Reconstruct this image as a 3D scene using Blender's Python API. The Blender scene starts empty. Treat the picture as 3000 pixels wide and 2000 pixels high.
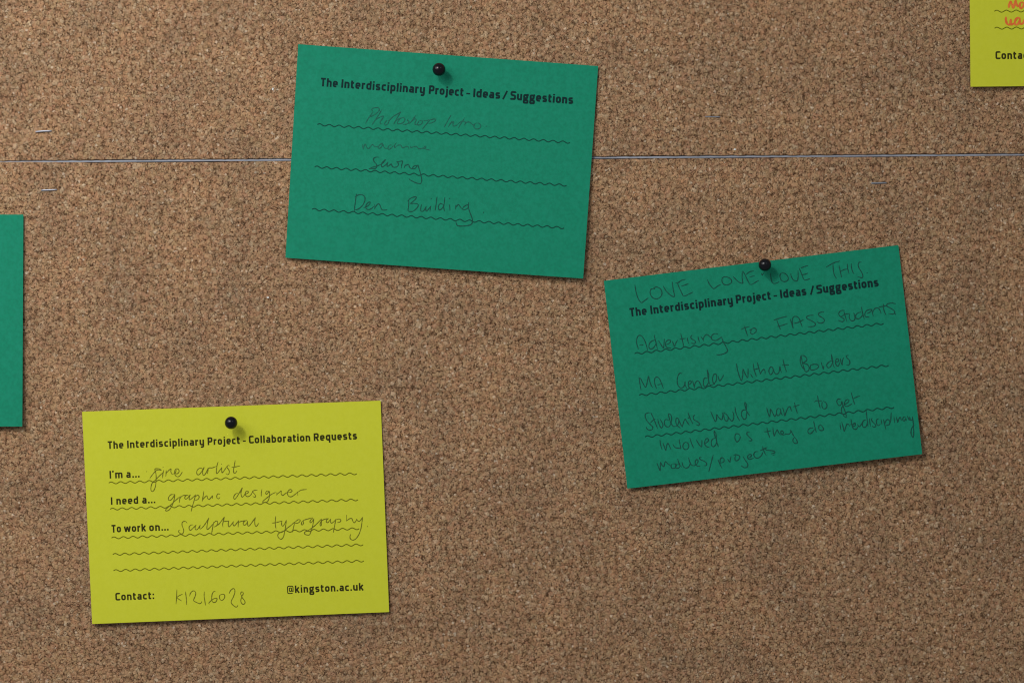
import bpy, math, random
from mathutils import Vector

# ------------------------------------------------------------------ camera, world, lamps
SC = bpy.context.scene
S = 0.000168            # metres per photo pixel on the board (an A6 card is 881 px wide)
D = 1.05                # camera distance from the board

cam_d = bpy.data.cameras.new("camera")
cam = bpy.data.objects.new("camera", cam_d)
SC.collection.objects.link(cam)
cam.location = (0, -D, 0)
cam.rotation_euler = (math.radians(90), 0, 0)
cam_d.sensor_width = 36.0
cam_d.lens = 36.0 * D / (3000 * S)
cam_d.clip_start = 0.01
cam_d.clip_end = 50
SC.camera = cam

W = bpy.data.worlds.new("World")
SC.world = W
W.use_nodes = True
W.node_tree.nodes["Background"].inputs[0].default_value = (0.93, 0.97, 1.0, 1)
W.node_tree.nodes["Background"].inputs[1].default_value = 0.21


def lamp(name, loc, target, size, size_y, power, col):
    d = bpy.data.lights.new(name, 'AREA')
    d.shape = 'RECTANGLE'
    d.size = size
    d.size_y = size_y
    d.energy = power
    d.color = col
    o = bpy.data.objects.new(name, d)
    SC.collection.objects.link(o)
    o.location = loc
    v = Vector(target) - Vector(loc)
    o.rotation_euler = v.to_track_quat('-Z', 'Y').to_euler()
    return o


# two ceiling lamps up to the left and right of the viewer, and a broad fill lamp added close by for the falloff to the right
lamp("ceiling_lamp", (-0.63, -1.21, 0.87), (-0.06, 0, 0.04), 0.15, 0.15, 6.6, (1.0, 0.98, 0.95))
lamp("ceiling_lamp", (1.15, -1.75, 1.10), (0.0, 0, 0), 0.34, 0.14, 1.9, (0.95, 0.97, 1.0))
lamp("soft_fill", (-0.52, -0.60, 0.42), (-0.16, 0, 0.02), 0.8, 0.5, 4.4, (1.0, 0.98, 0.96))

SC.view_settings.view_transform = 'Standard'
SC.view_settings.look = 'None'
SC.view_settings.exposure = 0.0
SC.view_settings.gamma = 1.0
SC.render.engine = 'CYCLES'
SC.cycles.filter_width = 1.15

rnd = random.Random(7)


def srgb(r, g, b, k=1.0):
    def f(c):
        c /= 255.0
        return (c / 12.92 if c <= 0.04045 else ((c + 0.055) / 1.055) ** 2.4) * k
    return (f(r), f(g), f(b), 1.0)


# ------------------------------------------------------------------ materials
def new_mat(name):
    m = bpy.data.materials.new(name)
    m.use_nodes = True
    nt = m.node_tree
    return m, nt, nt.nodes["Principled BSDF"]


def N(nt, typ, **kw):
    n = nt.nodes.new(typ)
    for k, v in kw.items():
        setattr(n, k, v)
    return n


def L(nt, a, b):
    nt.links.new(a, b)


def ramp(nt, stops, interp='LINEAR'):
    r = N(nt, 'ShaderNodeValToRGB')
    r.color_ramp.interpolation = interp
    e = r.color_ramp.elements
    e[0].position, e[0].color = stops[0]
    e[1].position, e[1].color = stops[1]
    for p, c in stops[2:]:
        x = e.new(p)
        x.color = c
    return r


def mixc(nt, fac, a, b, mode='MIX'):
    m = N(nt, 'ShaderNodeMix', data_type='RGBA', blend_type=mode)
    for sock, v in ((m.inputs[0], fac), (m.inputs[6], a), (m.inputs[7], b)):
        if isinstance(v, (int, float)):
            sock.default_value = v
        elif isinstance(v, tuple):
            sock.default_value = v
        else:
            L(nt, v, sock)
    return m.outputs[2]


def math_n(nt, op, a, b=None, clamp=False):
    m = N(nt, 'ShaderNodeMath', operation=op, use_clamp=clamp)
    for i, v in enumerate((a, b)):
        if v is None:
            continue
        if isinstance(v, (int, float)):
            m.inputs[i].default_value = v
        else:
            L(nt, v, m.inputs[i])
    return m.outputs[0]


def cork_material():
    m, nt, bs = new_mat("cork")
    tc = N(nt, 'ShaderNodeTexCoord')
    nz = N(nt, 'ShaderNodeTexNoise')
    nz.inputs['Scale'].default_value = 700
    nz.inputs['Detail'].default_value = 2
    L(nt, tc.outputs['Object'], nz.inputs['Vector'])
    # ragged grain outlines: push the coordinate by a small noise
    sub = N(nt, 'ShaderNodeVectorMath', operation='SUBTRACT')
    L(nt, nz.outputs['Color'], sub.inputs[0])
    sub.inputs[1].default_value = (0.5, 0.5, 0.5)
    sc = N(nt, 'ShaderNodeVectorMath', operation='SCALE')
    L(nt, sub.outputs[0], sc.inputs[0])
    sc.inputs['Scale'].default_value = 0.0011
    ad = N(nt, 'ShaderNodeVectorMath', operation='ADD')
    L(nt, tc.outputs['Object'], ad.inputs[0])
    L(nt, sc.outputs[0], ad.inputs[1])

    def voro(scale, feature='F1'):
        v = N(nt, 'ShaderNodeTexVoronoi', feature=feature)
        v.inputs['Scale'].default_value = scale
        L(nt, ad.outputs[0], v.inputs['Vector'])
        return v
    v1 = voro(560)
    v2 = voro(980)
    e1 = voro(560, 'DISTANCE_TO_EDGE')
    e2 = voro(980, 'DISTANCE_TO_EDGE')
    big = voro(330)

    def chan(node, i):
        s = N(nt, 'ShaderNodeSeparateColor')
        L(nt, node.outputs['Color'], s.inputs[0])
        return s.outputs[i]
    K = CORK_K
    tones = [(0.0, srgb(98, 68, 42, K)), (0.08, srgb(120, 88, 60, K)), (0.20, srgb(144, 106, 78, K)),
             (0.36, srgb(134, 112, 80, K)), (0.50, srgb(149, 119, 86, K)), (0.62, srgb(146, 108, 83, K)),
             (0.74, srgb(142, 122, 94, K)), (0.84, srgb(153, 114, 80, K)), (0.94, srgb(152, 130, 102, K)),
             (1.0, srgb(174, 154, 126, K))]
    r1 = ramp(nt, tones)
    L(nt, chan(v1, 0), r1.inputs[0])
    r2 = ramp(nt, tones)
    L(nt, chan(v2, 1), r2.inputs[0])
    r3 = ramp(nt, [(0.0, srgb(120, 92, 70, K)), (0.3, srgb(140, 104, 80, K)), (0.6, srgb(130, 110, 82, K)),
                   (1.0, srgb(150, 124, 98, K))])
    L(nt, chan(big, 2), r3.inputs[0])
    c = mixc(nt, 0.42, r1.outputs[0], r2.outputs[0])
    c = mixc(nt, 0.22, c, r3.outputs[0])
    # dark binder showing between some of the grains
    n2 = N(nt, 'ShaderNodeTexNoise')
    n2.inputs['Scale'].default_value = 420
    n2.inputs['Detail'].default_value = 3
    L(nt, tc.outputs['Object'], n2.inputs['Vector'])
    gate = ramp(nt, [(0.42, (0, 0, 0, 1)), (0.66, (1, 1, 1, 1))])
    L(nt, n2.outputs['Fac'], gate.inputs[0])
    ed1 = ramp(nt, [(0.02, (1, 1, 1, 1)), (0.16, (0, 0, 0, 1))])
    L(nt, e1.outputs['Distance'], ed1.inputs[0])
    ed2 = ramp(nt, [(0.0, (1, 1, 1, 1)), (0.13, (0, 0, 0, 1))])
    L(nt, e2.outputs['Distance'], ed2.inputs[0])
    edge = math_n(nt, 'MAXIMUM', ed1.outputs[0], math_n(nt, 'MULTIPLY', ed2.outputs[0], 0.7))
    dark = math_n(nt, 'MULTIPLY', edge, math_n(nt, 'ADD', math_n(nt, 'MULTIPLY', gate.outputs[0], 0.85), 0.16), True)
    c = mixc(nt, dark, c, srgb(54, 33, 15, K))
    # sparse dark bark specks
    bark = N(nt, 'ShaderNodeTexVoronoi')
    bark.inputs['Scale'].default_value = 1100
    L(nt, ad.outputs[0], bark.inputs['Vector'])
    bs1 = N(nt, 'ShaderNodeSeparateColor')
    L(nt, bark.outputs['Color'], bs1.inputs[0])
    n5 = N(nt, 'ShaderNodeTexNoise')
    n5.inputs['Scale'].default_value = 1050
    n5.inputs['Detail'].default_value = 1.5
    n5.inputs['Distortion'].default_value = 0.6
    L(nt, tc.outputs['Object'], n5.inputs['Vector'])
    pit = ramp(nt, [(0.585, (0, 0, 0, 1)), (0.66, (1, 1, 1, 1))])
    L(nt, n5.outputs['Fac'], pit.inputs[0])
    bg = pit.outputs[0]
    c = mixc(nt, math_n(nt, 'MULTIPLY', bg, 0.88), c, srgb(50, 28, 11, K))
    wg = math_n(nt, 'GREATER_THAN', bs1.outputs[0], 0.99)
    c = mixc(nt, math_n(nt, 'MULTIPLY', wg, 0.5), c, srgb(184, 168, 146, K))
    # broad warm and cool patches where grains of one batch lie together
    n3 = N(nt, 'ShaderNodeTexNoise')
    n3.inputs['Scale'].default_value = 34
    n3.inputs['Detail'].default_value = 4
    L(nt, tc.outputs['Object'], n3.inputs['Vector'])
    r4 = ramp(nt, [(0.33, (0.84, 0.85, 0.88, 1)), (0.66, (1.05, 1.02, 1.00, 1))])
    L(nt, n3.outputs['Fac'], r4.inputs[0])
    c = mixc(nt, 1.0, c, r4.outputs[0], 'MULTIPLY')
    L(nt, c, bs.inputs['Base Color'])
    bs.inputs['Roughness'].default_value = 0.82
    bs.inputs['Specular IOR Level'].default_value = 0.25
    # relief
    h1 = ramp(nt, [(0.0, (0, 0, 0, 1)), (0.3, (1, 1, 1, 1))])
    L(nt, e1.outputs['Distance'], h1.inputs[0])
    hs = math_n(nt, 'ADD', math_n(nt, 'MULTIPLY', h1.outputs[0], 0.6),
                math_n(nt, 'ADD', math_n(nt, 'MULTIPLY', chan(v2, 0), 0.5), math_n(nt, 'MULTIPLY', math_n(nt, 'MAXIMUM', dark, bg), -0.9)))
    b = N(nt, 'ShaderNodeBump')
    b.inputs['Strength'].default_value = 0.7
    b.inputs['Distance'].default_value = 0.00035
    L(nt, hs, b.inputs['Height'])
    L(nt, b.outputs[0], bs.inputs['Normal'])
    return m


def paper_material(name, base, fibre, amp):
    m, nt, bs = new_mat(name)
    tc = N(nt, 'ShaderNodeTexCoord')
    n = N(nt, 'ShaderNodeTexNoise')
    n.inputs['Scale'].default_value = 650
    n.inputs['Detail'].default_value = 4
    n.inputs['Roughness'].default_value = 0.65
    L(nt, tc.outputs['Object'], n.inputs['Vector'])
    r = ramp(nt, [(0.38, (1 - amp,) * 3 + (1,)), (0.62, (1 + amp,) * 3 + (1,))])
    L(nt, n.outputs['Fac'], r.inputs[0])
    c = mixc(nt, 1.0, base, r.outputs[0], 'MULTIPLY')
    n2 = N(nt, 'ShaderNodeTexNoise')
    n2.inputs['Scale'].default_value = 260
    n2.inputs['Detail'].default_value = 5
    L(nt, tc.outputs['Object'], n2.inputs['Vector'])
    r2 = ramp(nt, [(0.45, (0, 0, 0, 1)), (0.60, (1, 1, 1, 1))])
    L(nt, n2.outputs['Fac'], r2.inputs[0])
    c = mixc(nt, math_n(nt, 'MULTIPLY', r2.outputs[0], 0.22), c, fibre)
    L(nt, c, bs.inputs['Base Color'])
    bs.inputs['Roughness'].default_value = 0.72
    bs.inputs['Specular IOR Level'].default_value = 0.22
    b = N(nt, 'ShaderNodeBump')
    b.inputs['Strength'].default_value = 0.25
    b.inputs['Distance'].default_value = 0.00006
    L(nt, n.outputs['Fac'], b.inputs['Height'])
    L(nt, b.outputs[0], bs.inputs['Normal'])
    return m


def ink_material(name, col, col2=None, rough=0.8, scale=1500):
    m, nt, bs = new_mat(name)
    tc = N(nt, 'ShaderNodeTexCoord')
    n = N(nt, 'ShaderNodeTexNoise')
    n.inputs['Scale'].default_value = scale
    n.inputs['Detail'].default_value = 2
    L(nt, tc.outputs['Object'], n.inputs['Vector'])
    r = ramp(nt, [(0.35, col), (0.7, col2 or tuple(min(1, c * 1.25) for c in col[:3]) + (1,))])
    L(nt, n.outputs['Fac'], r.inputs[0])
    L(nt, r.outputs[0], bs.inputs['Base Color'])
    bs.inputs['Roughness'].default_value = rough
    bs.inputs['Specular IOR Level'].default_value = 0.2
    return m


def metal_material(name, col, rough, metallic=0.9):
    m, nt, bs = new_mat(name)
    tc = N(nt, 'ShaderNodeTexCoord')
    n = N(nt, 'ShaderNodeTexNoise')
    n.inputs['Scale'].default_value = 300
    n.inputs['Detail'].default_value = 4
    L(nt, tc.outputs['Object'], n.inputs['Vector'])
    r = ramp(nt, [(0.3, tuple(c * 0.8 for c in col[:3]) + (1,)), (0.7, col)])
    L(nt, n.outputs['Fac'], r.inputs[0])
    L(nt, r.outputs[0], bs.inputs['Base Color'])
    bs.inputs['Metallic'].default_value = metallic
    bs.inputs['Roughness'].default_value = rough
    return m


EK = 1.75                 # albedo = seen colour times this (the photo is exposed dark)
CORK_K = 1.80
M_CORK = cork_material()
M_GREEN = paper_material("green_paper", srgb(4, 102, 77, EK), srgb(18, 113, 90, EK), 0.08)
M_YELLOW = paper_material("yellow_paper", srgb(158, 161, 36, EK), srgb(162, 165, 46, EK), 0.015)
M_PRINT_G = ink_material("black_print_on_green", srgb(3, 27, 27, EK))
M_LINE_G = ink_material("printed_line_on_green", srgb(2, 50, 40, EK))
M_PENCIL_G = ink_material("pencil_on_green", srgb(12, 52, 44, EK), srgb(16, 66, 55, EK))
M_FAINT_G = ink_material("faint_pencil_on_green", srgb(20, 68, 57, EK), srgb(22, 84, 69, EK))
M_PRINT_Y = ink_material("black_print_on_yellow", srgb(34, 32, 4, EK))
M_LINE_Y = ink_material("printed_line_on_yellow", srgb(78, 78, 4, EK))
M_PENCIL_Y = ink_material("pencil_on_yellow", srgb(72, 71, 14, EK), srgb(94, 93, 20, EK))
M_MARKER = ink_material("orange_marker", srgb(178, 84, 38, EK), srgb(184, 100, 46, EK), 0.7, 500)
M_STRIP = metal_material("grey_aluminium", (0.38, 0.40, 0.46, 1), 0.7, 0.1)
M_STAPLE = metal_material("staple_wire", (0.52, 0.54, 0.62, 1), 0.5, 0.5)
M_NEEDLE = metal_material("steel_needle", (0.6, 0.6, 0.62, 1), 0.3)
M_SCRAP = paper_material("white_paper", srgb(190, 188, 182, 1.5), srgb(200, 200, 196, 1.5), 0.05)

m, nt, bs = new_mat("black_plastic")
tc = N(nt, 'ShaderNodeTexCoord')
nz = N(nt, 'ShaderNodeTexNoise')
nz.inputs['Scale'].default_value = 800
L(nt, tc.outputs['Object'], nz.inputs['Vector'])
rr = ramp(nt, [(0.3, (0.16, 0.16, 0.16, 1)), (0.7, (0.26, 0.26, 0.26, 1))])
L(nt, nz.outputs['Fac'], rr.inputs[0])
L(nt, rr.outputs[0], bs.inputs['Roughness'])
bs.inputs['Base Color'].default_value = (0.0045, 0.005, 0.008, 1)
bs.inputs['Specular IOR Level'].default_value = 0.3
M_PIN = m


# ------------------------------------------------------------------ helpers
def W3(px, py, h):
    """photo pixel px, py at height h (m) in front of the board -> world point"""
    k = S * (D - h) / D
    return Vector(((px - 1500) * k, -h, (1000 - py) * k))


def link(name, verts, faces, mat, parent=None, loc=None, smooth=False):
    me = bpy.data.meshes.new(name)
    loc = Vector(loc) if loc is not None else Vector((0, 0, 0))
    me.from_pydata([tuple(Vector(v) - loc) for v in verts], [], faces)
    me.update()
    if smooth:
        me.polygons.foreach_set('use_smooth', [True] * len(me.polygons))
    me.materials.append(mat)
    o = bpy.data.objects.new(name, me)
    SC.collection.objects.link(o)
    if parent is not None:
        o.parent = parent      # children share their parent's origin
    else:
        o.location = loc
    return o


def tag(o, label, cat, group=None):
    o['label'] = label
    o['category'] = cat
    if group:
        o['group'] = group
    return o


def catmull(pts, step=2.0):
    if len(pts) < 3:
        return pts
    P = [Vector(p) for p in pts]
    P = [2 * P[0] - P[1]] + P + [2 * P[-1] - P[-2]]
    out = []
    for i in range(1, len(P) - 2):
        p0, p1, p2, p3 = P[i - 1], P[i], P[i + 1], P[i + 2]
        n = max(2, int((p2 - p1).length / step))
        for k in range(n):
            t = k / n
            q = 0.5 * ((2 * p1) + (p2 - p0) * t + (2 * p0 - 5 * p1 + 4 * p2 - p3) * t * t
                       + (3 * p1 - p0 - 3 * p2 + p3) * t ** 3)
            out.append((q.x, q.y))
    out.append((P[-2].x, P[-2].y))
    return out


class Ribbon:
    """flat strokes of ink lying on a card, a hair's breadth proud of the paper"""
    def __init__(self, surf):
        self.surf = surf
        self.v, self.f = [], []
        self.lift = 0.00002

    def stroke(self, pts, w, closed=False, taper=False, wobble=0.0):
        q = [pts[0]]
        for p in pts[1:]:
            if (p[0] - q[-1][0]) ** 2 + (p[1] - q[-1][1]) ** 2 > 0.02:
                q.append(p)
        if closed and (q[0][0] - q[-1][0]) ** 2 + (q[0][1] - q[-1][1]) ** 2 < 0.1:
            q.pop()
        n = len(q)
        if n < 2:
            return
        base = len(self.v)
        ph = rnd.random() * 9
        for i, (x, y) in enumerate(q):
            a = q[i - 1] if (i > 0 or closed) else None
            b = q[(i + 1) % n] if (i < n - 1 or closed) else None
            d1 = Vector((x - a[0], y - a[1])).normalized() if a else None
            d2 = Vector((b[0] - x, b[1] - y)).normalized() if b else None
            if d1 is None:
                d1 = d2
            if d2 is None:
                d2 = d1
            t = d1 + d2
            if t.length < 0.3:
                t = d1.copy()
            t.normalize()
            nx, ny = -t.y, t.x
            c = max(0.55, t.dot(d1))
            hw = w / 2 / c
            if taper:
                e = min(i, n - 1 - i) / max(1, min(5, n / 2))
                hw *= 0.55 + 0.45 * min(1, e)
            if wobble:
                hw *= 1 + wobble * math.sin(ph + i * 0.55) * math.sin(ph * 2 + i * 0.23)
            lf = self.lift + 0.000012 * i / n
            for s, up in ((-1, 0), (0, 0.000012), (1, 0)):
                self.v.append(self.surf(x + nx * hw * s, y + ny * hw * s, lf + up))
        m = n if closed else n - 1
        for i in range(m):
            A = base + 3 * i
            B = base + 3 * ((i + 1) % n)
            self.f.append((A, A + 1, B + 1, B))
            self.f.append((A + 1, A + 2, B + 2, B + 1))
        self.lift += 0.0000015

    def build(self, name, mat, parent):
        # every face turned to the viewer
        fs = []
        for f in self.f:
            a, b, c = (Vector(self.v[f[k]]) for k in (0, 1, 2))
            if (b - a).cross(c - a).y > 0:
                f = tuple(reversed(f))
            fs.append(f)
        return link(name, self.v, fs, mat, parent, parent.location)


# ------------------------------------------------------------------ printed alphabet (square-round grotesque)
R = 18
GL = {
 'T': (56, [[(0, 90), (56, 90)], [(28, 0), (28, 90)]]),
 'h': (56, [[(10, 0), (10, 100)], [(10, 62), (46, 62, R), (46, 0)]]),
 'e': (56, [[(10, 35), (46, 35), (46, 62, R), (10, 62, R), (10, 10, R), (43, 10)]]),
 'I': (20, [[(10, 0), (10, 100)]]),
 'n': (56, [[(10, 0), (10, 72)], [(10, 62), (46, 62, R), (46, 0)]]),
 't': (38, [[(13, 92), (13, 10, 11), (36, 10)], [(0, 64), (36, 64)]]),
 'r': (38, [[(10, 0), (10, 72)], [(10, 48), (10, 62, 9), (37, 62)]]),
 'd': (56, [[(46, 0), (46, 100)], [(46, 62), (10, 62, R), (10, 10, R), (46, 10)]]),
 'i': (20, [[(10, 0), (10, 72)], [(10, 83), (10, 102)]]),
 's': (52, [[(45, 62), (10, 62, 12), (10, 37, 12), (42, 35, 12), (42, 10, 12), (5, 10)]]),
 'c': (50, [[(46, 62), (10, 62, R), (10, 10, R), (46, 10)]]),
 'p': (56, [[(10, -27), (10, 72)], [(10, 62), (46, 62, R), (46, 10, R), (10, 10)]]),
 'l': (20, [[(10, 0), (10, 100)]]),
 'a': (54, [[(10, 62), (44, 62, 13), (44, 0)], [(44, 36), (10, 36, 12), (10, 10, 12), (44, 10)]]),
 'y': (56, [[(10, 72), (10, 10, R), (46, 10)], [(46, 72), (46, -20, R), (14, -20)]]),
 'P': (62, [[(10, 0), (10, 100)], [(10, 90), (52, 90, 16), (52, 42, 16), (10, 42)]]),
 'o': (56, [[(10, 36), (10, 62, R), (46, 62, R), (46, 10, R), (10, 10, R), (10, 36)]]),
 'j': (26, [[(16, 72), (16, -18, 11), (-2, -18)], [(16, 83), (16, 102)]]),
 '-': (34, [[(-4, 34), (38, 34)]]),
 '/': (48, [[(3, -2), (45, 100)]]),
 'S': (60, [[(54, 80), (54, 90, 8), (10, 90, 14), (10, 53, 14), (52, 49, 14), (52, 10, 14), (5, 10, 8), (5, 14)]]),
 'u': (56, [[(10, 72), (10, 10, R), (46, 10)], [(46, 72), (46, 0)]]),
 'g': (58, [[(10, 44), (10, 63, 12), (44, 63, 12), (44, 28, 12), (10, 28, 12), (10, 44)], [(40, 64), (58, 68)],
            [(14, 28), (10, 14, 6), (24, 7)],
            [(9, -8), (9, 6, 9), (50, 6, 9), (50, -23, 9), (9, -23, 9), (9, -8)]]),
 'C': (56, [[(52, 80), (52, 90, 10), (10, 90, 16), (10, 10, 16), (52, 10, 10), (52, 20)]]),
 'b': (56, [[(10, 0), (10, 100)], [(10, 62), (46, 62, R), (46, 10, R), (10, 10)]]),
 'R': (62, [[(10, 0), (10, 100)], [(10, 90), (52, 90, 16), (52, 44, 16), (10, 44)], [(32, 44), (53, 0)]]),
 'q': (56, [[(46, -27), (46, 72)], [(46, 62), (10, 62, R), (10, 10, R), (46, 10)]]),
 'm': (86, [[(10, 0), (10, 72)], [(10, 62), (43, 62, 12), (43, 0)], [(43, 62), (76, 62, 12), (76, 0)]]),
 "'": (16, [[(9, 102), (5, 76)]]),
 '.': (20, [[(10, 0), (10, 20)]]),
 ':': (20, [[(10, 2), (10, 22)], [(10, 50), (10, 70)]]),
 'w': (82, [[(6, 72), (22, 2)], [(22, 2), (41, 68)], [(41, 68), (60, 2)], [(60, 2), (76, 72)]]),
 'k': (56, [[(10, 0), (10, 100)], [(12, 26), (48, 72)], [(24, 40), (50, 0)]]),
 '@': (84, [[(70, 2), (58, -4, 4), (10, -4, 18), (10, 92, 20), (76, 92, 20), (76, 24), (62, 24, 8), (58, 40)],
            [(58, 44), (58, 66, 8), (32, 66, 8), (32, 24, 8), (58, 24, 8), (58, 44)]]),
}


def rounded(path):
    out = []
    for i, p in enumerate(path):
        r = p[2] if len(p) > 2 else 0
        if r and 0 < i < len(path) - 1:
            P = Vector(p[:2])
            a = (Vector(path[i - 1][:2]) - P)
            b = (Vector(path[i + 1][:2]) - P)
            ra = min(r, a.length * 0.5 if i > 1 else a.length)
            rb = min(r, b.length * 0.5 if i < len(path) - 2 else b.length)
            A = P + a.normalized() * ra
            B = P + b.normalized() * rb
            for k in range(6):
                t = k / 5
                q = A * (1 - t) ** 2 + P * 2 * t * (1 - t) + B * t * t
                k2 = 0.06 * 4 * t * (1 - t)
                out.append((q.x * (1 - k2) + P.x * k2, q.y * (1 - k2) + P.y * k2))
        else:
            out.append(tuple(p[:2]))
    return out


def print_word(rb, word, x0, x1, base, cap, weight):
    """base: (x, y, slope) of the baseline in photo pixels"""
    bx, by, sl = base
    ca = 1 / math.sqrt(1 + sl * sl)
    sa = sl * ca
    sp = 14 if word[0] not in '.@' or len(word) > 3 else 19
    total = sum(GL[c][0] for c in word) + sp * (len(word) - 1)
    length = (x1 - x0) / ca
    sx = length / total
    sy = cap / 100.0
    ox, oy = x0, by + (x0 - bx) * sl
    cur = 0
    for c in word:
        gw, strokes = GL[c]
        for st in strokes:
            pts = []
            for (u, v) in rounded(st):
                if v > 72:
                    v = 72 + (v - 72) * 0.84
                X = (cur + u) * sx
                Y = -v * sy
                pts.append((ox + X * ca - Y * sa, oy + X * sa + Y * ca))
            w = weight * (0.62 if c == '@' else 0.72 if c == '-' else 0.85 if c == '/' else 1.0)
            rb.stroke(pts, w)
        cur += gw + sp


def wave(surf, p0, p1, periods, amp, w, mat, parent):
    rb = Ribbon(surf)
    a, b = Vector(p0), Vector(p1)
    d = b - a
    n = Vector((-d.y, d.x)).normalized()
    k = int(periods * 14)
    pts = []
    for i in range(k + 1):
        t = i / k
        q = a + d * t - n * amp * math.sin(2 * math.pi * periods * t)
        pts.append((q.x, q.y))
    rb.stroke(pts, w)
    return rb.build('ruled_line', mat, parent)


VIEWS = dict(A=(1060, 300, 6.189), B=(1040, 405, 9.8), C=(1020, 560, 5.88), D=(1850, 760, 5.88), E=(2220, 750, 6.918),
             F=(1850, 930, 6.189), G=(2250, 870, 6.031), H=(1860, 1060, 7.35), I=(2140, 1020, 6.189),
             J=(1880, 1170, 6.918), K=(2220, 1130, 7.35), L=(1910, 1250, 6.189), M=(2230, 1190, 5.113),
             N=(430, 1340, 8.110), O=(480, 1420, 5.470), P=(515, 1500, 9.046), Q=(780, 1490, 7.587),
             R=(500, 1710, 9.8), S=(2900, 0, 17.42))


def write(surf, view, data, w, mat, parent, name='handwriting'):
    ox, oy, sc = VIEWS[view]
    rb = Ribbon(surf)
    rb.lift = 0.00006
    for st in data.split(';'):
        pts = []
        for tok in st.split():
            x, y = tok.split(',')
            pts.append((ox + float(x) / sc, oy + float(y) / sc))
        if len(pts) < 2:
            continue
        if len(pts) == 2 and (Vector(pts[0]) - Vector(pts[1])).length < 3.5:
            rb.stroke(pts, w * 1.2)
        else:
            rb.stroke(catmull(pts, 1.5), w, taper=True, wobble=0.22)
    return rb.build(name, mat, parent)


# ------------------------------------------------------------------ the cork board
def jointline(px):
    return 474 - 0.0070 * px


def noise1(x, seed):
    i = math.floor(x)
    f = x - i
    f = f * f * (3 - 2 * f)
    r = lambda n: random.Random(n * 7919 + seed).random() * 2 - 1
    return r(i) * (1 - f) + r(i + 1) * f


def edge_up(px):
    return jointline(px) - 3.4 + 0.9 * noise1(px / 9, 1) + 0.7 * noise1(px / 31, 2) - 0.8 * noise1(px / 400, 3)


def edge_lo(px):
    g = 4.6 - 4.2 * max(0, min(1, (250 - px) / 160.0))
    return jointline(px) + g + 0.5 * noise1(px / 11, 4) + 0.6 * noise1(px / 37, 5) + 1.0 * noise1(px / 300, 6)


board = bpy.data.objects.new('cork_noticeboard', None)
SC.collection.objects.link(board)
tag(board, 'brown granular cork board with a thin grey joint strip crossing behind the pinned cards', 'noticeboard')


def panel(edge, outer, up):
    xs = [-1400 + 4 * i for i in range(1451)]
    v, f = [], []
    t = 0.008
    for x in xs:
        e = edge(x)
        s = -1 if up else 1
        v += [W3(x, outer, 0), W3(x, e + s * 1.2, 0), W3(x, e, -0.00018), W3(x, e, -t)]
        v += [W3(x, outer, -t)]
    for i in range(len(xs) - 1):
        a, b = 5 * i, 5 * i + 5
        for k in range(4):
            q = (a + k, a + k + 1, b + k + 1, b + k)
            f.append(q if up else tuple(reversed(q)))
        q = (a + 4, a, b, b + 4)
        f.append(q if up else tuple(reversed(q)))
    n = len(v) - 5
    f += [(0, 4, 3, 2, 1), (n, n + 1, n + 2, n + 3, n + 4)]
    return link('cork_panel', v, f, M_CORK, board)


panel(edge_up, -1100, True)
panel(edge_lo, 3100, False)


def box_px(name, x0, y0a, y0b, x1, y1a, y1b, h0, h1, mat, parent):
    """slab between two photo-pixel ends, from height h0 (back) to h1 (front)"""
    c = []
    for h in (h0, h1):
        c += [W3(x0, y0a, h), W3(x0, y0b, h), W3(x1, y1b, h), W3(x1, y1a, h)]
    f = [(0, 1, 2, 3), (4, 7, 6, 5), (0, 4, 5, 1), (1, 5, 6, 2), (2, 6, 7, 3), (3, 7, 4, 0)]
    return link(name, c, f, mat, parent)


box_px('joint_strip', -1390, jointline(-1390) - 2.6, jointline(-1390) + 2.9, 4390, jointline(4390) - 2.6,
       jointline(4390) + 2.9, -0.0078, -0.00075, M_STRIP, board)
back = box_px('backing_board', -1398, -1098, 3098, 4398, -1098, 3098, -0.014, -0.0081,
              metal_material('backing_fibreboard', (0.10, 0.08, 0.06, 1), 0.9, 0.0), board)


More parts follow.
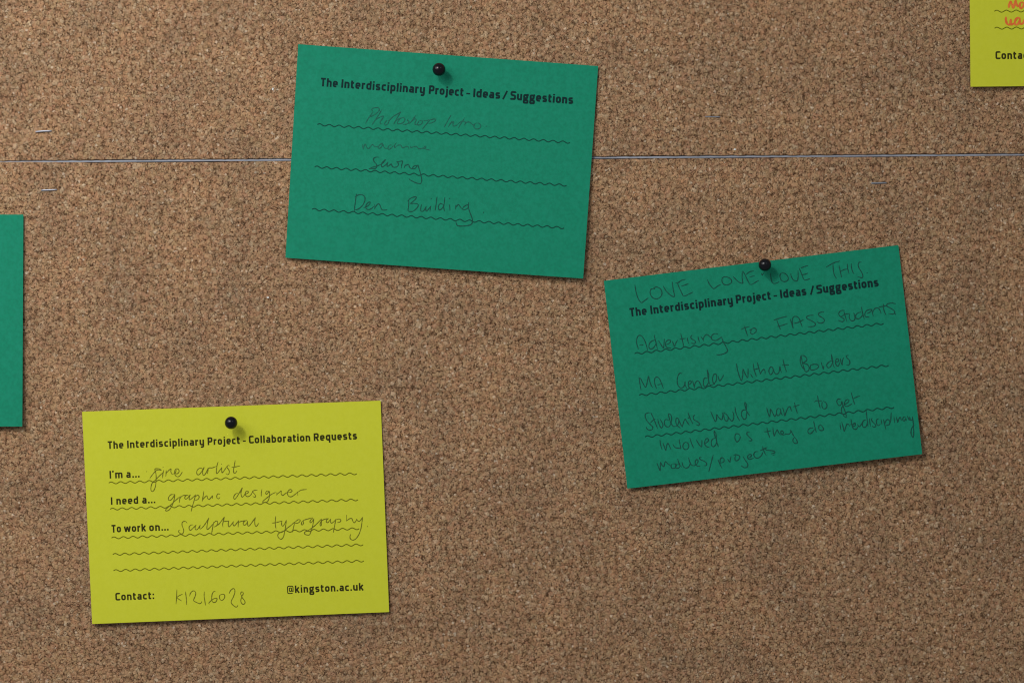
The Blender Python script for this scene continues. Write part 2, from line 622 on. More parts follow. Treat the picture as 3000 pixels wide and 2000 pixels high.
# ------------------------------------------------------------------ cards
class Card:
    def __init__(self, name, corners, mat, pin, lift, label, cat, group):
        # corners: top-left, top-right, bottom-right, bottom-left in photo pixels
        self.c = [Vector(p) for p in corners]
        tl, tr, br, bl = self.c
        self.pin = pin
        self.lift = lift          # heights in mm: base, bottom-left, bottom-right, top-left, top-right
        self.o0 = tl
        self.du = tr - tl
        self.dv = bl - tl
        det = self.du.x * self.dv.y - self.du.y * self.dv.x
        self.inv = (self.dv.y / det, -self.dv.x / det, -self.du.y / det, self.du.x / det)
        self.pu, self.pv = self.uv(*pin) if pin else (0.5, 0.1)
        nu, nv = 56, 40
        T = 0.00028
        v, f = [], []
        for back in (0, 1):
            for j in range(nv + 1):
                for i in range(nu + 1):
                    u, w = i / nu, j / nv
                    p = (tl * (1 - u) + tr * u) * (1 - w) + (bl * (1 - u) + br * u) * w
                    h = self.h(u, w)
                    q = W3(p.x, p.y, h)
                    if back:
                        q = q + Vector((0, T, 0))
                    v.append(q)
        st = nu + 1
        off = st * (nv + 1)
        for j in range(nv):
            for i in range(nu):
                a = j * st + i
                f.append((a, a + st, a + st + 1, a + 1))
                a += off
                f.append((a, a + 1, a + st + 1, a + st))
        for i in range(nu):
            a = i
            f.append((a, a + 1, a + 1 + off, a + off))
            a = nv * st + i
            f.append((a + 1, a, a + off, a + 1 + off))
        for j in range(nv):
            a = j * st
            f.append((a + st, a, a + off, a + st + off))
            a = j * st + nu
            f.append((a, a + st, a + st + off, a + off))
        ctr = sum(self.c, Vector((0, 0))) / 4
        self.o = link(name, v, f, mat, None, W3(ctr.x, ctr.y, self.h(0.5, 0.5)))
        tag(self.o, label, cat, group)

    def uv(self, x, y):
        a, b = x - self.o0.x, y - self.o0.y
        return (a * self.inv[0] + b * self.inv[1], a * self.inv[2] + b * self.inv[3])

    def h(self, u, v):
        b, hbl, hbr, htl, htr = self.lift
        du, dv = u - self.pu, v - self.pv
        s = max(0.0, dv)
        side = hbl * (1 - u) + hbr * u
        top = htl * max(0, -du) * 2 * (1 - v) + htr * max(0, du) * 2 * (1 - v)
        mm = b + side * (0.7 * s + 0.4 * s * s) + 0.9 * top * abs(du) + 0.35 * du * du
        mm += 0.10 * math.sin(3.1 * u + 5.0 * self.pu + 1.3 * v) * math.sin(4.3 * v + self.pin[0] * 0.01) * min(1, s * 3)
        return mm * 0.001

    def surf(self, x, y, lift):
        u, v = self.uv(x, y)
        return W3(x, y, self.h(u, v) + lift)

    def words(self, line, base, cap, weight, mat):
        rb = Ribbon(self.surf)
        for word, x0, x1 in line:
            print_word(rb, word, x0, x1, base, cap, weight)
        return rb.build('printed_text', mat, self.o)


GG = 'green suggestion cards on the cork board'
GY = 'yellow request cards on the cork board'

# --- green card pinned at the top centre
c1 = Card('suggestion_card', [(873.5, 130), (1752.5, 194), (1708.5, 816), (836, 755)], M_GREEN, (1286, 204),
          (0.55, 1.7, 2.9, 0.1, 1.5),
          'green card pinned over the board joint, with photoshop, sewing and den building pencilled on it',
          'card', GG)
b1 = (942, 253.6, 0.0700)
c1.words([('The', 939, 988.5), ('Interdisciplinary', 999.5, 1244), ('Project', 1256, 1357), ('-', 1366.5, 1375.5),
          ('Ideas', 1386, 1464.5), ('/', 1472.5, 1485), ('Suggestions', 1494.5, 1678)], b1, 26.0, 5.5, M_PRINT_G)
for p0, p1 in (((929.5, 365.4), (1670.3, 417.9)), ((921.9, 489.2), (1659.8, 543.4)), ((914.3, 613.4), (1652.8, 667.9))):
    wave(c1.surf, p0, p1, 26, 2.8, 3.2, M_LINE_G, c1.o)
PW = 2.75
write(c1.surf, 'A', '190,160 180,130 215,105 280,98 315,120 305,160 260,205 200,240 140,268;205,170 140,260 95,330 65,388;'
      '365,128 320,205 250,310 180,415;235,330 300,285 385,250 375,290 335,350 335,388 365,392;'
      '455,330 425,360 410,400 435,415 470,385 490,350 480,325;490,340 560,265 640,215 710,172;710,172 660,250 610,335 578,395;'
      '600,345 650,310 720,285 765,285 780,320 745,370 695,390 650,385 645,355 690,300;840,300 820,325 850,345 850,370 810,395 745,405;'
      '980,235 940,290 895,350 860,390;880,365 930,320 960,300 985,320 965,370 965,405 1000,408;'
      '1040,320 1030,350 1000,400 1020,412 1070,400 1100,365 1095,335 1050,330;'
      '1120,335 1170,330 1225,325 1170,395 1125,450 1098,490;1225,325 1300,305 1335,310 1325,340 1270,370 1210,385',
      PW, M_FAINT_G, c1.o)
write(c1.surf, 'A', '1618,230 1560,330 1490,455;1635,335 1600,395 1565,448;1595,400 1640,360 1665,355 1650,400 1660,430 1700,425 1745,390;'
      '1865,280 1820,350 1775,420 1750,468;1745,390 1800,350 1850,330;1820,345 1870,355 1875,385 1860,415;'
      '1860,400 1900,365 1950,360 1985,385 2020,415 2045,415;'
      '2080,375 2040,400 2030,440 2060,480 2110,482 2150,450 2150,410 2120,380 2080,378;2250,430 2262,442', PW, M_FAINT_G, c1.o)
write(c1.surf, 'B', '212,180 225,250 235,330;235,325 245,260 290,170 320,230 350,285 390,300 430,260 500,180 545,225 600,245 650,235;'
      '650,240 700,200 780,160 770,150 720,180 670,240 660,285 700,290 745,265 800,190 830,260 880,295 930,295;'
      '1045,200 990,200 950,260 945,310 980,325 1040,280 1100,215;'
      '1190,130 1145,190 1130,265 1160,260 1230,205 1300,200 1335,230 1350,270 1390,275 1450,245 1510,240 1540,265 1545,300;'
      '1605,220 1600,275 1660,255 1740,235 1790,265 1820,300 1880,305 1940,290 1985,275;'
      '1970,285 1985,240 2025,235 2030,265 1990,285 1960,280 2030,315 2100,335 2160,345', PW, M_FAINT_G, c1.o)
write(c1.surf, 'B', '690,550 620,545 545,570 525,620 560,690 610,740 625,800 600,860 540,880 470,870 395,885;395,885 500,835 600,815 680,780 735,755;'
      '735,755 800,710 870,625 840,640 770,720 755,780 775,825 820,810 880,765 950,680;'
      '950,680 925,750 920,810 960,800 1040,740 1060,790 1095,830 1160,835 1220,810 1245,760 1235,710 1190,665;'
      '1195,675 1270,670 1345,655 1365,680 1340,770 1320,865;1410,860 1430,800 1440,750;1420,815 1480,770 1540,760 1560,820 1600,870 1650,885;'
      '1650,885 1720,870 1780,800 1770,785 1700,800 1650,850 1670,885;'
      '1805,750 1830,850 1870,980 1900,1100 1915,1200 1895,1290 1840,1305 1740,1280 1640,1230 1575,1195 1545,1160', PW, M_PENCIL_G, c1.o)
write(c1.surf, 'C', '140,45 130,140 115,250 105,345;115,100 180,65 240,65 285,100 285,170 250,240 200,290 150,318 105,320;'
      '265,287 320,265 370,225 375,190 340,200 305,250 310,300 350,318 400,300 440,262;455,225 460,270 455,310;'
      '455,300 490,245 520,218 545,240 565,290 590,325 640,325 672,318', PW, M_PENCIL_G, c1.o)
write(c1.surf, 'C', '1045,165 1040,250 1028,340;1025,175 1060,135 1120,105 1170,100 1165,130 1120,175 1065,215;'
      '1065,215 1140,212 1200,225 1205,260 1170,305 1120,345 1070,352 1025,342;'
      '1265,230 1250,290 1255,345 1290,345 1320,310 1345,260;1345,260 1335,310 1350,345 1390,300 1425,255;'
      '1425,255 1412,310 1408,355;1425,128 1435,134;1530,95 1518,200 1498,332;'
      '1640,235 1590,215 1555,255 1555,300 1575,325 1615,300 1650,240;1665,105 1655,200 1645,270 1658,345;'
      '1742,232 1750,280 1752,338;1742,125 1752,132;1855,240 1850,285 1848,318;1850,290 1880,245 1905,232 1930,270 1970,315;'
      '1970,315 2010,320 2060,290 2070,245 2040,240 1985,275 1970,310;'
      '2075,195 2070,270 2090,350 2125,440 2142,510 2120,570 2050,595 1950,602 1885,595 1862,555 1855,520;2325,362 2335,370',
      PW, M_PENCIL_G, c1.o)

# --- green card at the right
c2 = Card('suggestion_card', [(1769, 822.5), (2632, 718), (2702, 1329.5), (1838, 1430.5)], M_GREEN, (2241, 776),
          (0.6, 1.6, 3.2, 0.3, 1.6),
          'tilted green card at the right, filled with pencil notes under LOVE LOVE LOVE THIS', 'card', GG)
b2 = (1855, 926.6, -0.1228)
c2.words([('The', 1846.5, 1895.5), ('Interdisciplinary', 1907, 2147.5), ('Project', 2157.5, 2259), ('-', 2268.5, 2276.5),
          ('Ideas', 2287, 2363), ('/', 2374.5, 2386), ('Suggestions', 2393.5, 2574.5)], b2, 26.0, 5.4, M_PRINT_G)
for p0, p1 in (((1859.1, 1036), (2588.4, 947.2)), ((1872.8, 1157.6), (2603.1, 1069.6)), ((1889.5, 1279.5), (2619.3, 1192.2))):
    wave(c2.surf, p0, p1, 26, 2.8, 3.2, M_LINE_G, c2.o)
H2 = [
 ('D', '58,435 75,540 110,660 150,725 180,740 230,705 290,660;385,505 340,510 320,560 340,630 400,675 460,670 510,630 525,570 500,510 440,475 385,490 405,510;'
       '545,455 600,545 680,620 740,635 720,520 700,380;760,400 800,400 860,360 935,340;790,405 830,500 890,630;860,460 920,440 980,415;890,630 930,625 1000,590 1060,560'),
 ('D', '1305,345 1340,420 1390,485 1425,500 1480,460 1540,430;1600,305 1565,320 1560,380 1590,425 1650,438 1710,410 1725,365 1690,320 1630,300 1580,300;'
       '1750,290 1800,345 1860,395 1915,405 1905,310 1908,210;1915,195 1960,270 2000,360 2040,430;1970,265 2030,215 2110,195;2030,305 2080,290 2120,280;2040,430 2080,425 2140,390 2190,360'),
 ('E', '75,345 90,385 125,330;262,345 265,420 285,520 320,552 370,550 435,520;500,345 465,355 450,410 470,480 520,515 580,510 620,460 600,400 555,355 500,343;'
       '670,350 675,400 710,470 770,505 805,490 818,400 815,290;835,240 880,340 930,475;870,245 940,215 1020,190;880,375 950,370 1020,345;930,475 960,487 1010,475 1060,455'),
 ('E', '1385,225 1480,170 1560,130 1670,100;1525,160 1530,270 1550,380 1595,455;1645,180 1670,300 1700,430;1680,310 1750,275 1830,260;1810,150 1825,260 1850,360;'
       '1895,150 1900,240 1925,320 1955,370;2105,125 2060,125 2035,170 2050,240 2100,320 2130,400 2110,440 2060,430 2020,415;2210,335 2220,345'),
 ('F', '125,575 95,470 95,400 115,340 150,320 200,350 245,430 275,520 290,595;140,500 180,498 215,490;430,405 370,425 325,470 318,540 350,570 400,545 440,480;'
       '425,310 418,345 440,440 470,570;490,415 530,480 578,548 590,460 598,385;620,490 680,470 710,430 690,405 640,420 615,480 635,535 680,552 720,545;'
       '740,425 760,480 778,522 800,470 835,405;892,285 915,380 948,525;870,395 920,385 985,375;1010,365 1020,415 1035,468;'
       '1100,315 1075,345 1090,385 1145,415 1160,450 1130,472 1085,462;1205,335 1215,390 1235,440;1255,340 1285,380 1308,425;'
       '1300,400 1315,350 1345,312 1380,310 1420,345 1450,350;1565,300 1510,290 1465,315 1445,360 1465,400 1520,415 1580,390 1630,350;'
       '1630,350 1665,440 1705,510 1740,590 1720,630 1660,660 1580,675 1540,668'),
 ('F', '2050,150 2075,240 2105,330;1985,220 2040,190 2140,160;2175,215 2160,270 2180,298 2225,285 2260,245 2250,200 2200,195 2140,230'),
 ('G', '100,408 200,375 340,338;155,405 185,490 220,575;160,520 230,505 345,465;390,385 420,470 442,545 430,460 430,390 460,345 510,345 550,380 580,460 605,525;'
       '455,465 530,448 625,400;805,320 730,325 680,350 700,385 770,420 830,460 830,500 780,520 700,522;990,262 930,268 890,295 910,335 970,370 995,410 970,450 910,460 865,430'),
 ('G', '1355,235 1290,240 1250,285 1270,335 1330,375 1345,410 1310,435 1240,410;1340,255 1365,340 1392,430;1290,345 1370,300 1440,290;'
       '1440,300 1435,360 1460,410 1510,418 1535,380 1520,290 1510,280;1640,265 1590,280 1550,320 1555,370 1600,385 1650,345 1680,290;1650,172 1670,280 1700,390;'
       '1745,290 1800,265 1835,225 1790,220 1730,250 1710,310 1730,350 1790,345;1830,210 1845,270 1858,340;1845,280 1880,210 1930,190 1970,220 1998,290;'
       '2040,120 2045,220 2085,320;1955,175 2040,162 2110,145;2255,118 2180,105 2105,125 2100,160 2170,200 2235,250 2225,295 2180,300 2130,290;2245,295 2256,310'),
 ('H', '88,325 105,450 132,605;90,345 120,350 160,430 230,540 265,430 290,310 315,400 345,490 382,548;415,370 430,470 465,575;'
       '425,420 430,350 470,322 520,350 565,440 612,570;485,490 520,485 555,475'),
 ('H', '1015,250 970,240 930,290 910,380 920,480 960,540 1010,555 1060,515 1080,430 1085,500 1115,570;1150,490 1190,470 1215,430 1195,400 1160,420 1148,480 1160,535 1195,560;'
       '1240,390 1260,470 1285,560;1280,530 1300,450 1345,405 1385,430 1420,500 1440,545;1560,350 1510,340 1480,390 1475,470 1500,530 1550,500 1590,430;'
       '1555,165 1590,270 1590,360;1555,165 1570,300 1595,430 1625,495 1680,485;1680,485 1740,420 1760,330 1750,265 1710,260 1680,310 1672,390 1690,455 1720,478;'
       '1790,295 1805,360 1830,405 1870,350 1912,278'),
 ('I', '108,275 130,400 170,530 200,582 220,500 228,380 260,450 310,530 318,440 318,360;365,465 385,500 408,535;412,275 430,390 470,510;410,385 460,375 530,355;'
       '487,255 510,350 545,470;540,465 570,410 605,378 625,410 628,460;770,345 730,335 700,380 700,440 725,475 765,440 775,380 760,345 790,410;'
       '790,410 805,450 840,465 880,430 895,330 905,390 925,440;952,195 975,300 1015,425;935,295 990,300 1060,298'),
 ('I', '1275,130 1265,220 1290,320 1350,400;1280,125 1300,240 1330,350 1355,410;1275,130 1330,132 1375,170 1380,220 1325,265 1390,290 1425,340 1415,400 1370,425 1340,410;'
       '1460,290 1445,340 1455,385 1500,392 1570,365 1600,320 1560,290 1500,290 1450,305;1645,250 1660,310 1685,370 1690,320;'
       '1830,225 1780,250 1745,300 1765,350 1810,335 1845,270;1825,100 1850,200 1860,280;1825,100 1840,200 1865,310 1885,345;'
       '1900,250 1960,230 1950,190 1915,200 1905,260 1925,315 1960,310 1980,250;1995,180 2000,240 2025,295 2030,220 2055,165;'
       '2140,125 2100,135 2105,165 2150,210 2165,265 2140,302 2100,295'),
 ('J', '180,265 130,265 80,290 70,340 100,420 160,490 220,550 215,600 160,618 110,595 90,550;185,265 230,360 275,470 322,590;175,470 220,425 275,385;'
       '325,390 340,470 385,565 415,560 430,510 400,440 370,395;545,415 490,400 460,440 465,510 510,550 560,540 590,480;'
       '550,280 545,320 570,420 600,490 640,540 690,540;550,280 590,310 605,380 600,470;690,540 740,490 750,430 735,380 700,380 690,440 710,510 780,575;'
       '750,400 780,480 820,555;820,555 850,450 880,395 910,440 965,520;938,265 980,380 1035,490;935,375 955,370;1075,305 1045,345 1055,400 1120,440 1170,485 1150,522 1095,500'),
 ('J', '1395,235 1440,340 1490,440 1515,400 1520,305 1560,360 1620,405 1640,340 1635,265;1665,260 1665,340 1690,420 1730,430 1755,380 1735,320 1690,280 1665,255;'
       '1755,345 1790,400 1825,435 1860,390 1865,310 1840,240;1890,145 1905,250 1940,350 1985,430;2110,210 2060,210 2020,260 2030,340 2075,398 2115,370 2125,290 2130,230;'
       '2085,50 2095,130 2130,240 2185,325;2090,45 2120,100 2125,200'),
 ('K', '190,460 215,560 248,658 265,600 275,500 320,580 365,655 395,600;480,490 430,485 405,540 410,620 450,635 490,570 490,495 500,570 530,635;'
       '535,465 560,550 580,640 610,560 650,470 690,445 710,490 722,545;788,355 810,450 852,590;765,450 820,430 900,405'),
 ('K', '1285,205 1310,340 1345,485;1215,345 1260,320 1380,318;1385,340 1380,430 1410,485 1460,485 1490,430 1465,360 1410,325'),
 ('K', '1800,290 1730,280 1700,330 1720,390 1760,420 1800,390 1810,340 1835,430 1870,520 1900,620 1905,688;1905,688 1850,640 1805,560 1805,480 1830,430 1870,410;'
       '1860,400 1930,365 1965,310 1930,290 1880,330 1865,400 1900,440 1960,425 2020,385;2015,145 2045,270 2090,400;2060,275 2120,240 2200,212'),
 ('L', '145,235 155,320 185,415;200,285 220,350 250,425 262,350 285,295 310,330 345,410;375,305 420,370 500,385 520,385 505,300 492,225;'
       '620,270 575,300 560,360 590,405 640,400 668,350 650,295 610,270;685,190 715,290 755,380;800,230 850,310 895,360 905,300 905,235;'
       '950,300 1000,275 1025,235 1000,205 965,240 955,300 985,350 1050,375;1150,200 1100,220 1075,270 1085,340 1120,355 1160,310 1170,240;'
       '1130,65 1160,130 1170,250 1205,360;1130,60 1128,110 1150,210'),
 ('L', '1590,140 1545,120 1510,140 1505,210 1540,270 1580,240 1600,190 1590,140;1770,100 1730,95 1720,130 1760,180 1810,230 1790,250 1750,245'),
 ('L', '90,655 115,720 145,790 150,720 155,640 180,690 215,715 230,660 245,625 290,670 330,690;370,665 345,700 360,745 410,745 440,710 425,670 385,665;'
       '500,680 440,685 425,720 450,750 495,730 505,680;465,575 480,630 505,690 540,725;545,635 560,700 600,740 650,735 685,690 690,640;'
       '665,550 680,620 720,690 770,700;770,700 820,660 835,610 810,590 785,620 790,670 820,705 875,712;900,550 860,555 880,590 950,620 990,660 985,695 940,700;'
       '1110,505 1080,620 1030,810;1195,590 1225,660 1268,745;1240,660 1235,590 1270,555 1305,580 1300,630 1250,650;1370,575 1390,610 1415,635 1420,580 1435,530;'
       '1480,510 1520,500 1580,520 1590,560 1550,605 1510,605 1505,560 1520,515;1650,535 1690,600 1735,670 1725,725 1670,735 1620,700;'
       '1740,560 1790,540 1800,500 1760,500 1730,540 1750,580 1800,580 1840,560;1930,445 1870,450 1845,500 1870,550 1920,562 1980,520 2010,460;'
       '2005,350 2025,430 2070,515;1960,430 2020,400 2090,370;2090,372 2045,385 2090,420 2160,425 2215,440 2225,465 2160,485;2185,515 2232,495'),
 ('M', '85,310 100,390 130,470;40,378 90,375 150,360;175,310 180,370 195,440 215,390 240,350 260,390 290,425;290,425 330,400 325,370 300,365 295,400 330,425 370,410;'
       '370,410 410,415 440,390 440,350;440,350 480,430 500,460;500,460 530,500 540,545 510,552 480,530 475,495 500,460'),
 ('M', '780,320 730,325 700,360 710,400 750,400 800,340;785,220 800,290 825,390;895,270 865,290 865,340 900,360 935,345 915,300 885,270'),
 ('M', '1180,240 1185,300 1195,350;1205,230 1225,300 1245,370 1265,310 1285,265 1310,270 1325,300;1345,190 1355,260 1375,325;1335,270 1400,262;'
       '1375,300 1410,280 1405,245 1380,260 1370,310 1395,340 1430,335 1450,300;1440,265 1455,290 1475,300 1500,265 1515,230;'
       '1570,200 1530,215 1515,270 1530,310 1570,300 1590,240;1572,60 1585,180 1600,300;1620,180 1628,240 1635,300;'
       '1665,175 1650,195 1670,230 1710,270 1715,300 1680,305 1660,290;1760,180 1730,200 1730,260 1760,285 1785,260;1795,190 1800,230 1808,270;'
       '1830,190 1845,250 1870,350;1850,260 1870,210 1900,195 1925,225 1915,270 1870,285;1948,90 1940,200 1925,265;1990,160 1995,210 2000,245;'
       '2020,155 2035,200 2045,235 2060,190 2080,160 2100,210;2160,155 2130,160 2120,200 2145,215 2165,180 2175,215;2190,140 2205,180 2220,200 2225,150;'
       '2225,150 2235,200 2260,200 2265,150;2265,150 2275,230 2285,300;2285,270 2250,340 2245,410 2275,460 2285,400 2280,300'),
]
for vw, dt in H2:
    write(c2.surf, vw, dt, PW, M_PENCIL_G, c2.o)

# --- green card cut by the left edge of the view
c3 = Card('suggestion_card', [(-812, 629), (68.5, 628.6), (65.3, 1248.8), (-815, 1251)], M_GREEN, (-372, 690),
          (0.6, 2.0, 2.8, 0.3, 1.8), 'blank end of a green card at the left edge, below the two staples', 'card', GG)

# --- yellow card bottom left
c4 = Card('request_card', [(240.5, 1205.5), (1115, 1173), (1140, 1791.5), (270, 1826.5)], M_YELLOW, (677, 1238),
          (0.5, 2.2, 1.3, 0.1, 0.7),
          'whole yellow card at the lower left, asking for a graphic designer', 'card', GY)
PB = 4.6
c4.words([('The', 316, 362), ('Interdisciplinary', 372.7, 598.2), ('Project', 608.5, 703), ('-', 712.5, 719.5),
          ('Collaboration', 729.5, 909), ('Requests', 919.3, 1046)], (322, 1314.3, -0.0388), 23.4, PB, M_PRINT_Y)
c4.words([("I'm", 321, 359.5), ('a', 369.9, 383), ('...', 388, 408.8)], (321, 1401, -0.0388), 23.3, PB, M_PRINT_Y)
c4.words([('I', 325.3, 329.6), ('need', 341, 405.2), ('a', 416.5, 429.8), ('...', 434, 455)], (325, 1477.8, -0.0388), 23.3, PB, M_PRINT_Y)
c4.words([('To', 327.2, 354.6), ('work', 364, 427.7), ('on', 437.2, 468.8), ('...', 473.3, 493.8)], (330, 1559, -0.0388), 23.3, PB, M_PRINT_Y)
c4.words([('Contact:', 338.2, 452)], (340, 1758, -0.0388), 23.3, PB, M_PRINT_Y)
c4.words([('@kingston.ac.uk', 840.5, 1065.2)], (842, 1736.6, -0.0388), 23, PB, M_PRINT_Y)
for p0, p1 in (((318.5, 1414.1), (1045.3, 1386.6)), ((322.8, 1490.7), (1048.6, 1462.9)), ((326.7, 1574.9), (1052.3, 1547.3)),
               ((330.3, 1623.2), (1064.1, 1594.4)), ((332.6, 1670.7), (1065.8, 1641.9))):
    wave(c4.surf, p0, p1, 26, 2.8, 2.9, M_LINE_Y, c4.o)
H4 = [
 ('N', '70,495 120,420 190,335 250,290 340,295 290,262 210,260 190,285 210,350 222,440 218,560 205,680 170,770 130,800 100,770 100,690 130,600 200,530 290,440 395,340;'
       '405,290 385,370 372,485;380,225 390,232;462,295 458,370 450,445;458,370 520,300 575,262 570,320 590,380 630,385;'
       '630,385 690,330 700,290;670,310 690,375 740,370 768,320 750,275 710,260 675,285 660,345 680,420 735,452 790,420 845,335;-10,325 -2,332'),
 ('N', '1330,265 1270,245 1210,280 1185,340 1195,390 1230,405 1290,350 1360,230 1330,310 1330,390 1350,420 1400,370 1460,240;1460,240 1455,300 1435,380;'
       '1450,280 1490,240 1550,240 1660,200;1695,95 1670,180 1655,290 1655,365 1680,365 1740,290 1785,225;1785,225 1778,290 1785,350 1810,340 1860,270 1900,210;'
       '1770,150 1776,155;1975,195 1935,182 1900,220 1930,260 1960,320 1950,380 1915,400 1880,370;2100,60 2080,180 2060,290 2070,360 2110,355 2140,310;2015,225 2110,215 2215,192'),
 ('O', '160,150 110,155 75,200 75,240 110,240 150,195 175,150 160,250 125,340 80,400 30,412 35,385 90,335 170,260 250,190;262,175 255,220 245,285;258,215 300,170 390,160;'
       '390,160 345,175 335,215 365,220 400,180 420,160 405,200 410,235 440,220 505,160;508,150 490,230 460,330 435,425;500,190 540,160 565,185 550,225 500,245;'
       '640,95 628,180 612,262;618,240 660,190 690,170 700,210 725,230 750,205 780,165;780,165 778,195 775,215;900,145 865,140 848,170 850,205 875,218 900,195'),
 ('O', '1190,130 1150,140 1120,185 1125,220 1150,215 1200,140 1255,45 1235,120 1245,180 1260,192 1300,150;1285,150 1340,130 1355,105 1325,95 1305,125 1310,165 1345,185 1390,160 1420,110;'
       '1500,82 1450,85 1420,105 1450,140 1470,180 1450,195 1425,178;1572,65 1562,120 1560,180;'
       '1690,100 1650,95 1630,130 1650,145 1690,105 1692,180 1670,250 1640,275 1585,275 1590,255 1650,205 1720,150 1790,115;1810,115 1808,165;'
       '1808,150 1850,115 1880,95 1880,140 1905,165 1940,140 1985,110;1985,110 2030,115 2055,90 2030,70 1995,90 1980,135 2000,178 2045,185 2100,150 2150,105;'
       '2145,105 2145,170;2150,110 2200,80 2288,68'),
 ('P', '300,290 270,245 215,235 170,270 165,340 190,410 210,480 190,550 150,570 95,540 70,500 85,470 115,468;460,325 400,335 355,380 355,440 385,475 430,440 490,380 540,325;'
       '540,325 515,380 515,440 540,460 590,430 650,330;650,330 635,380 640,435 670,430;670,430 760,330 880,140;880,140 850,220 830,340 822,420 840,450 900,400 1000,290;'
       '1005,250 980,380 945,580;1000,290 1050,235 1095,230 1110,280 1080,350 1010,385;1080,350 1150,300 1290,115;1290,115 1260,230 1240,320 1250,390;1240,240 1330,235 1410,225;'
       '1410,215 1390,290 1395,360 1420,375 1480,310 1530,235;1530,235 1515,300 1530,345 1565,345 1660,220;1665,205 1655,300 1650,390;1660,260 1740,235 1890,210;'
       '1890,210 1830,225 1790,270 1790,320 1820,340 1870,300 1905,225;1905,225 1900,300 1915,355 1950,350 2020,260 2110,130;2110,130 2090,220 2095,310 2120,370 2150,355 2200,280'),
 ('Q', '210,160 200,280 205,380 218,440;125,312 220,300 350,265;350,260 340,330 355,375 390,360 450,245;450,245 430,380 405,520 380,620 330,670 275,640 255,580 290,530 400,480 470,420 550,360 630,285;'
       '632,285 610,390 580,515;640,290 700,240 750,240 745,280 700,310 640,315;830,245 790,290 780,340 800,352 825,320 825,250;825,250 870,235 1030,190;'
       '1040,205 985,245 970,290 1000,300 1050,225;1060,210 1035,350 1000,480 960,570 900,575 850,550 860,510 940,470 1060,385 1150,300 1220,225;'
       '1225,215 1225,290 1218,370 1195,360 1200,310 1230,260 1300,225 1390,210;1390,210 1345,240 1335,290 1370,300 1410,250 1430,220;1430,220 1430,290 1455,312 1500,280 1540,235;'
       '1545,225 1520,370 1490,520;1545,240 1610,220 1655,240 1640,285 1580,300;1785,130 1785,270;1790,260 1850,215 1900,210 1920,260 1950,305 1990,270 2010,220;'
       '2010,220 2030,260 2080,265 2140,180;2140,180 2125,300 2105,430 2060,560 1990,660 1920,690 1870,660 1860,610 1875,560;2245,385 2255,390'),
 ('R', '178,150 172,300 165,430 152,575;165,390 240,330 340,285;180,390 250,440 315,480;158,378 178,386;420,210 445,380 458,595;'
       '540,345 570,255 630,195 690,200 720,260 700,350 660,440 665,480 740,520 830,555 880,530 892,490;965,210 960,340 980,480 1000,605;'
       '1285,208 1230,215 1190,290 1175,400 1185,480 1235,525 1300,500 1330,430 1310,400 1230,420 1150,480 1095,540 1110,570;'
       '1450,300 1405,320 1405,410 1450,460 1510,440 1550,370 1540,300 1490,285 1420,305;'
       '1675,270 1720,180 1790,125 1835,150 1840,240 1800,360 1745,470 1740,540 1800,610 1870,655 1910,640 1928,595;'
       '2040,330 2010,290 2020,230 2060,220 2085,260 2065,310 2035,345 2070,410 2120,470 2135,530 2100,575 2050,560 2015,500 2020,420 2050,340'),
]
for vw, dt in H4:
    write(c4.surf, vw, dt, 2.35, M_PENCIL_Y, c4.o)

# --- yellow card in the top right corner of the view
c5 = Card('request_card', [(2838, -372), (3718, -380), (3724, 246), (2843.5, 254.5)], M_YELLOW, (3280, -330),
          (0.6, 2.0, 1.6, 0.4, 0.4),
          'corner of a yellow card with orange marker writing, cut off at the upper right', 'card', GY)
c5.words([('Contact:', 2916.5, 3032)], (2917, 174.2, -0.008), 24.2, 5.0, M_PRINT_Y)
for p0, p1 in (((2912.9, 33.9), (3655, 25.5)), ((2913.8, 83.6), (3656, 75.5))):
    wave(c5.surf, p0, p1, 26, 2.9, 2.8, M_LINE_Y, c5.o)
mk = 'marker_writing'
write(c5.surf, 'S', '965,430 985,250 1060,110 1130,250 1190,400 1250,250 1310,60 1370,250 1440,370;'
      '1620,100 1540,200 1520,340 1600,430 1690,350 1730,200 1640,110', 6.4, M_MARKER, c5.o, mk)
write(c5.surf, 'S', '820,860 820,1050 880,1230 1000,1270 1070,1130 1065,980;1065,980 1050,1130 1060,1240 1120,1260 1270,1170;'
      '1560,950 1420,920 1320,1020 1270,1170 1300,1260 1400,1260 1500,1130 1530,960;1530,960 1520,1130 1580,1230 1700,1180 1760,1000', 6.4, M_MARKER, c5.o, mk)


# ------------------------------------------------------------------ pins
def lathe(prof, n, axis_o, axis_d, name, mat, parent, loc):
    """prof: (distance along axis, radius)"""
    d = Vector(axis_d).normalized()
    a = d.orthogonal().normalized()
    b = d.cross(a)
    v, f = [], []
    for (t, r) in prof:
        for i in range(n):
            ang = 2 * math.pi * i / n
            v.append(Vector(axis_o) + d * t + (a * math.cos(ang) + b * math.sin(ang)) * r)
    for j in range(len(prof) - 1):
        for i in range(n):
            k = (i + 1) % n
            f.append((j * n + i, j * n + k, (j + 1) * n + k, (j + 1) * n + i))
    f.append(tuple(reversed(range(n))))
    f.append(tuple((len(prof) - 1) * n + i for i in range(n)))
    return link(name, v, f, mat, parent, loc, smooth=True)


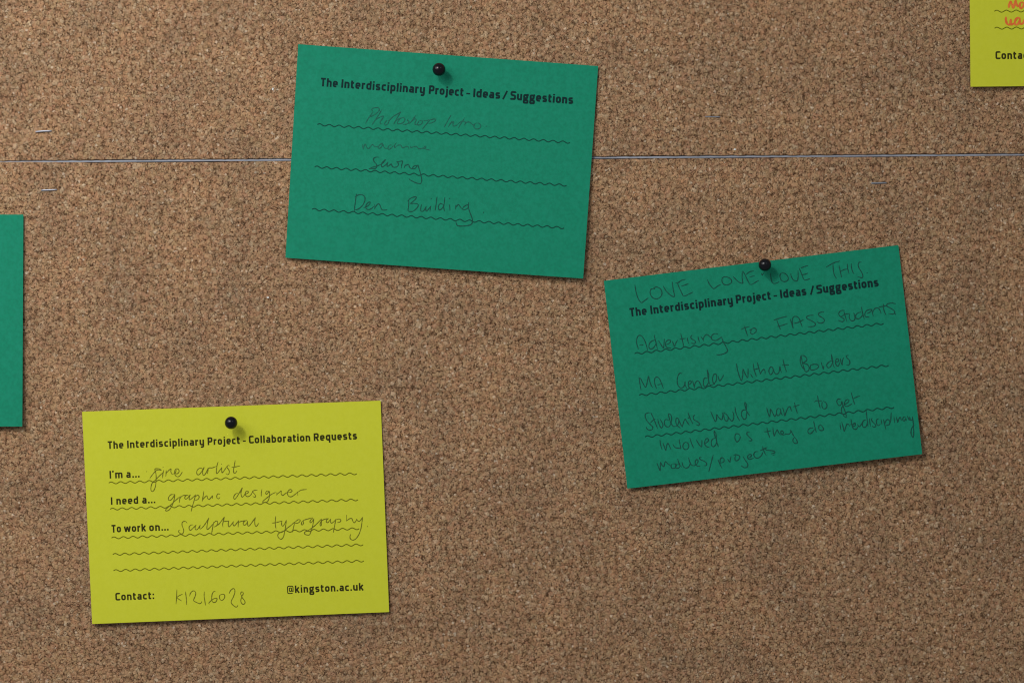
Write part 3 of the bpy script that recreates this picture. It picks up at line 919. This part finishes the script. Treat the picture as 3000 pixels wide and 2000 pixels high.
def pin(px, py, card, height, tilt, r, label):
    head = W3(px, py, height)
    foot = W3(px + tilt[0], py + tilt[1], 0)
    root = bpy.data.objects.new('push_pin', None)
    SC.collection.objects.link(root)
    root.location = foot
    tag(root, label, 'push pin', 'black round-headed pins holding the cards')
    ax = (head - foot).normalized()
    R_ = r * S * (D - height) / D
    prof = []
    for i in range(25):
        th = math.pi * (0.03 + 0.94 * i / 24)
        prof.append((-R_ * math.cos(th), R_ * math.sin(th)))
    lathe(prof, 40, head, ax, 'pin_head', M_PIN, root, foot)
    L0 = (head - foot).length
    lathe([(0.0, 0.0003), (L0 - R_ * 0.9, 0.0003)], 14, foot, ax, 'needle', M_NEEDLE, root, foot)
    tip = lathe([(-0.004, 0.00002), (-0.0012, 0.00029), (0.0001, 0.00029)], 14, foot, ax, 'needle_tip', M_NEEDLE, root, foot)
    return root


pin(1286, 204, c1, 0.0066, (1, 3), 19.2, 'black ball-headed pin holding the top centre green card over the board joint')
pin(2241, 776, c2, 0.0068, (-3, 2), 18.6, 'black ball-headed pin between the pencilled words on the right green card')
pin(677, 1238, c4, 0.0079, (2, -2), 18.6, 'black ball-headed pin at the top of the lower left yellow card')


# ------------------------------------------------------------------ staples left in the cork
M_DULL = metal_material('dull_staple_wire', (0.24, 0.26, 0.30, 1), 0.7, 0.1)


def staple(x0, y0, x1, y1, w, h, label, bend=0.0, mat=M_STAPLE):
    a, b = W3(x0, y0, h), W3(x1, y1, h)
    mid = (a + b) / 2 + Vector((0, -0.0001, bend))
    r = w * S / 2
    path = [a + Vector((0.0002, 0.005, 0)), a + Vector((0.00005, 0.0006, 0)), a + Vector((0.0002, 0.0001, 0)), (a * 2 + mid) / 3,
            mid, (b * 2 + mid) / 3, b + Vector((-0.0002, 0.0001, 0)), b + Vector((-0.00005, 0.0006, 0)), b + Vector((-0.0002, 0.005, 0))]
    v, f = [], []
    n = 10
    for i, p in enumerate(path):
        t = (path[min(i + 1, len(path) - 1)] - path[max(i - 1, 0)]).normalized()
        up = Vector((0, 0, 1))
        s = t.cross(up).normalized()
        up = s.cross(t).normalized()
        for k in range(n):
            an = 2 * math.pi * k / n
            v.append(p + s * math.cos(an) * r * 0.7 + up * math.sin(an) * r)
    for i in range(len(path) - 1):
        for k in range(n):
            q = (k + 1) % n
            f.append((i * n + k, i * n + q, (i + 1) * n + q, (i + 1) * n + k))
    f.append(tuple(range(n)))
    f.append(tuple(reversed([(len(path) - 1) * n + k for k in range(n)])))
    o = link('staple', v, f, mat, None, (a + b) / 2, smooth=True)
    tag(o, label, 'staple', 'loose staples in the cork board')
    return o


staple(104, 386.2, 150, 383.6, 4.4, 0.0006, 'silver staple in the cork just above the joint, at the far left', 0.0001)
staple(121, 557.4, 166, 555.8, 4.0, 0.0005, 'bright silver staple below the joint, above the cut-off green card')
staple(2066, 342, 2111, 342.8, 3.2, 0.0002, 'thin dull staple sunk above the joint, right of the top green card', mat=M_DULL)
staple(2553, 536.8, 2598, 535.8, 4.6, 0.0002, 'dull grey staple below the joint, near the right edge', mat=M_DULL)


def scrap(px, py, w, hgt, ang, label):
    v, f = [], []
    n = 7
    ctr = W3(px, py, 0.0002)
    rr_ = [0.7 + 0.6 * rnd.random() for _ in range(n)]
    for y in (-0.00012, 0.0003):
        for i in range(n):
            t = 2 * math.pi * i / n
            x, z = math.cos(t) * w * rr_[i], math.sin(t) * hgt * rr_[i]
            v.append(ctr + Vector(((x * math.cos(ang) - z * math.sin(ang)) * S, y, (x * math.sin(ang) + z * math.cos(ang)) * S)))
    f.append(tuple(range(n)))
    f.append(tuple(reversed(range(n, 2 * n))))
    for i in range(n):
        k = (i + 1) % n
        f.append((i, i + n, k + n, k))
    o = link('paper_scrap', v, f, M_SCRAP, None, ctr)
    tag(o, label, 'paper scrap', 'tiny white paper scraps left in the cork')


scrap(799, 261, 4, 2.6, 0.9, 'tiny white paper scrap left of the top green card, above the joint')
scrap(785, 871, 4.5, 2.2, 0.1, 'tiny white paper scrap above the lower left yellow card')
scrap(2153, 438, 4, 2.8, 0.1, 'tiny white paper scrap just above the joint, between two staples')
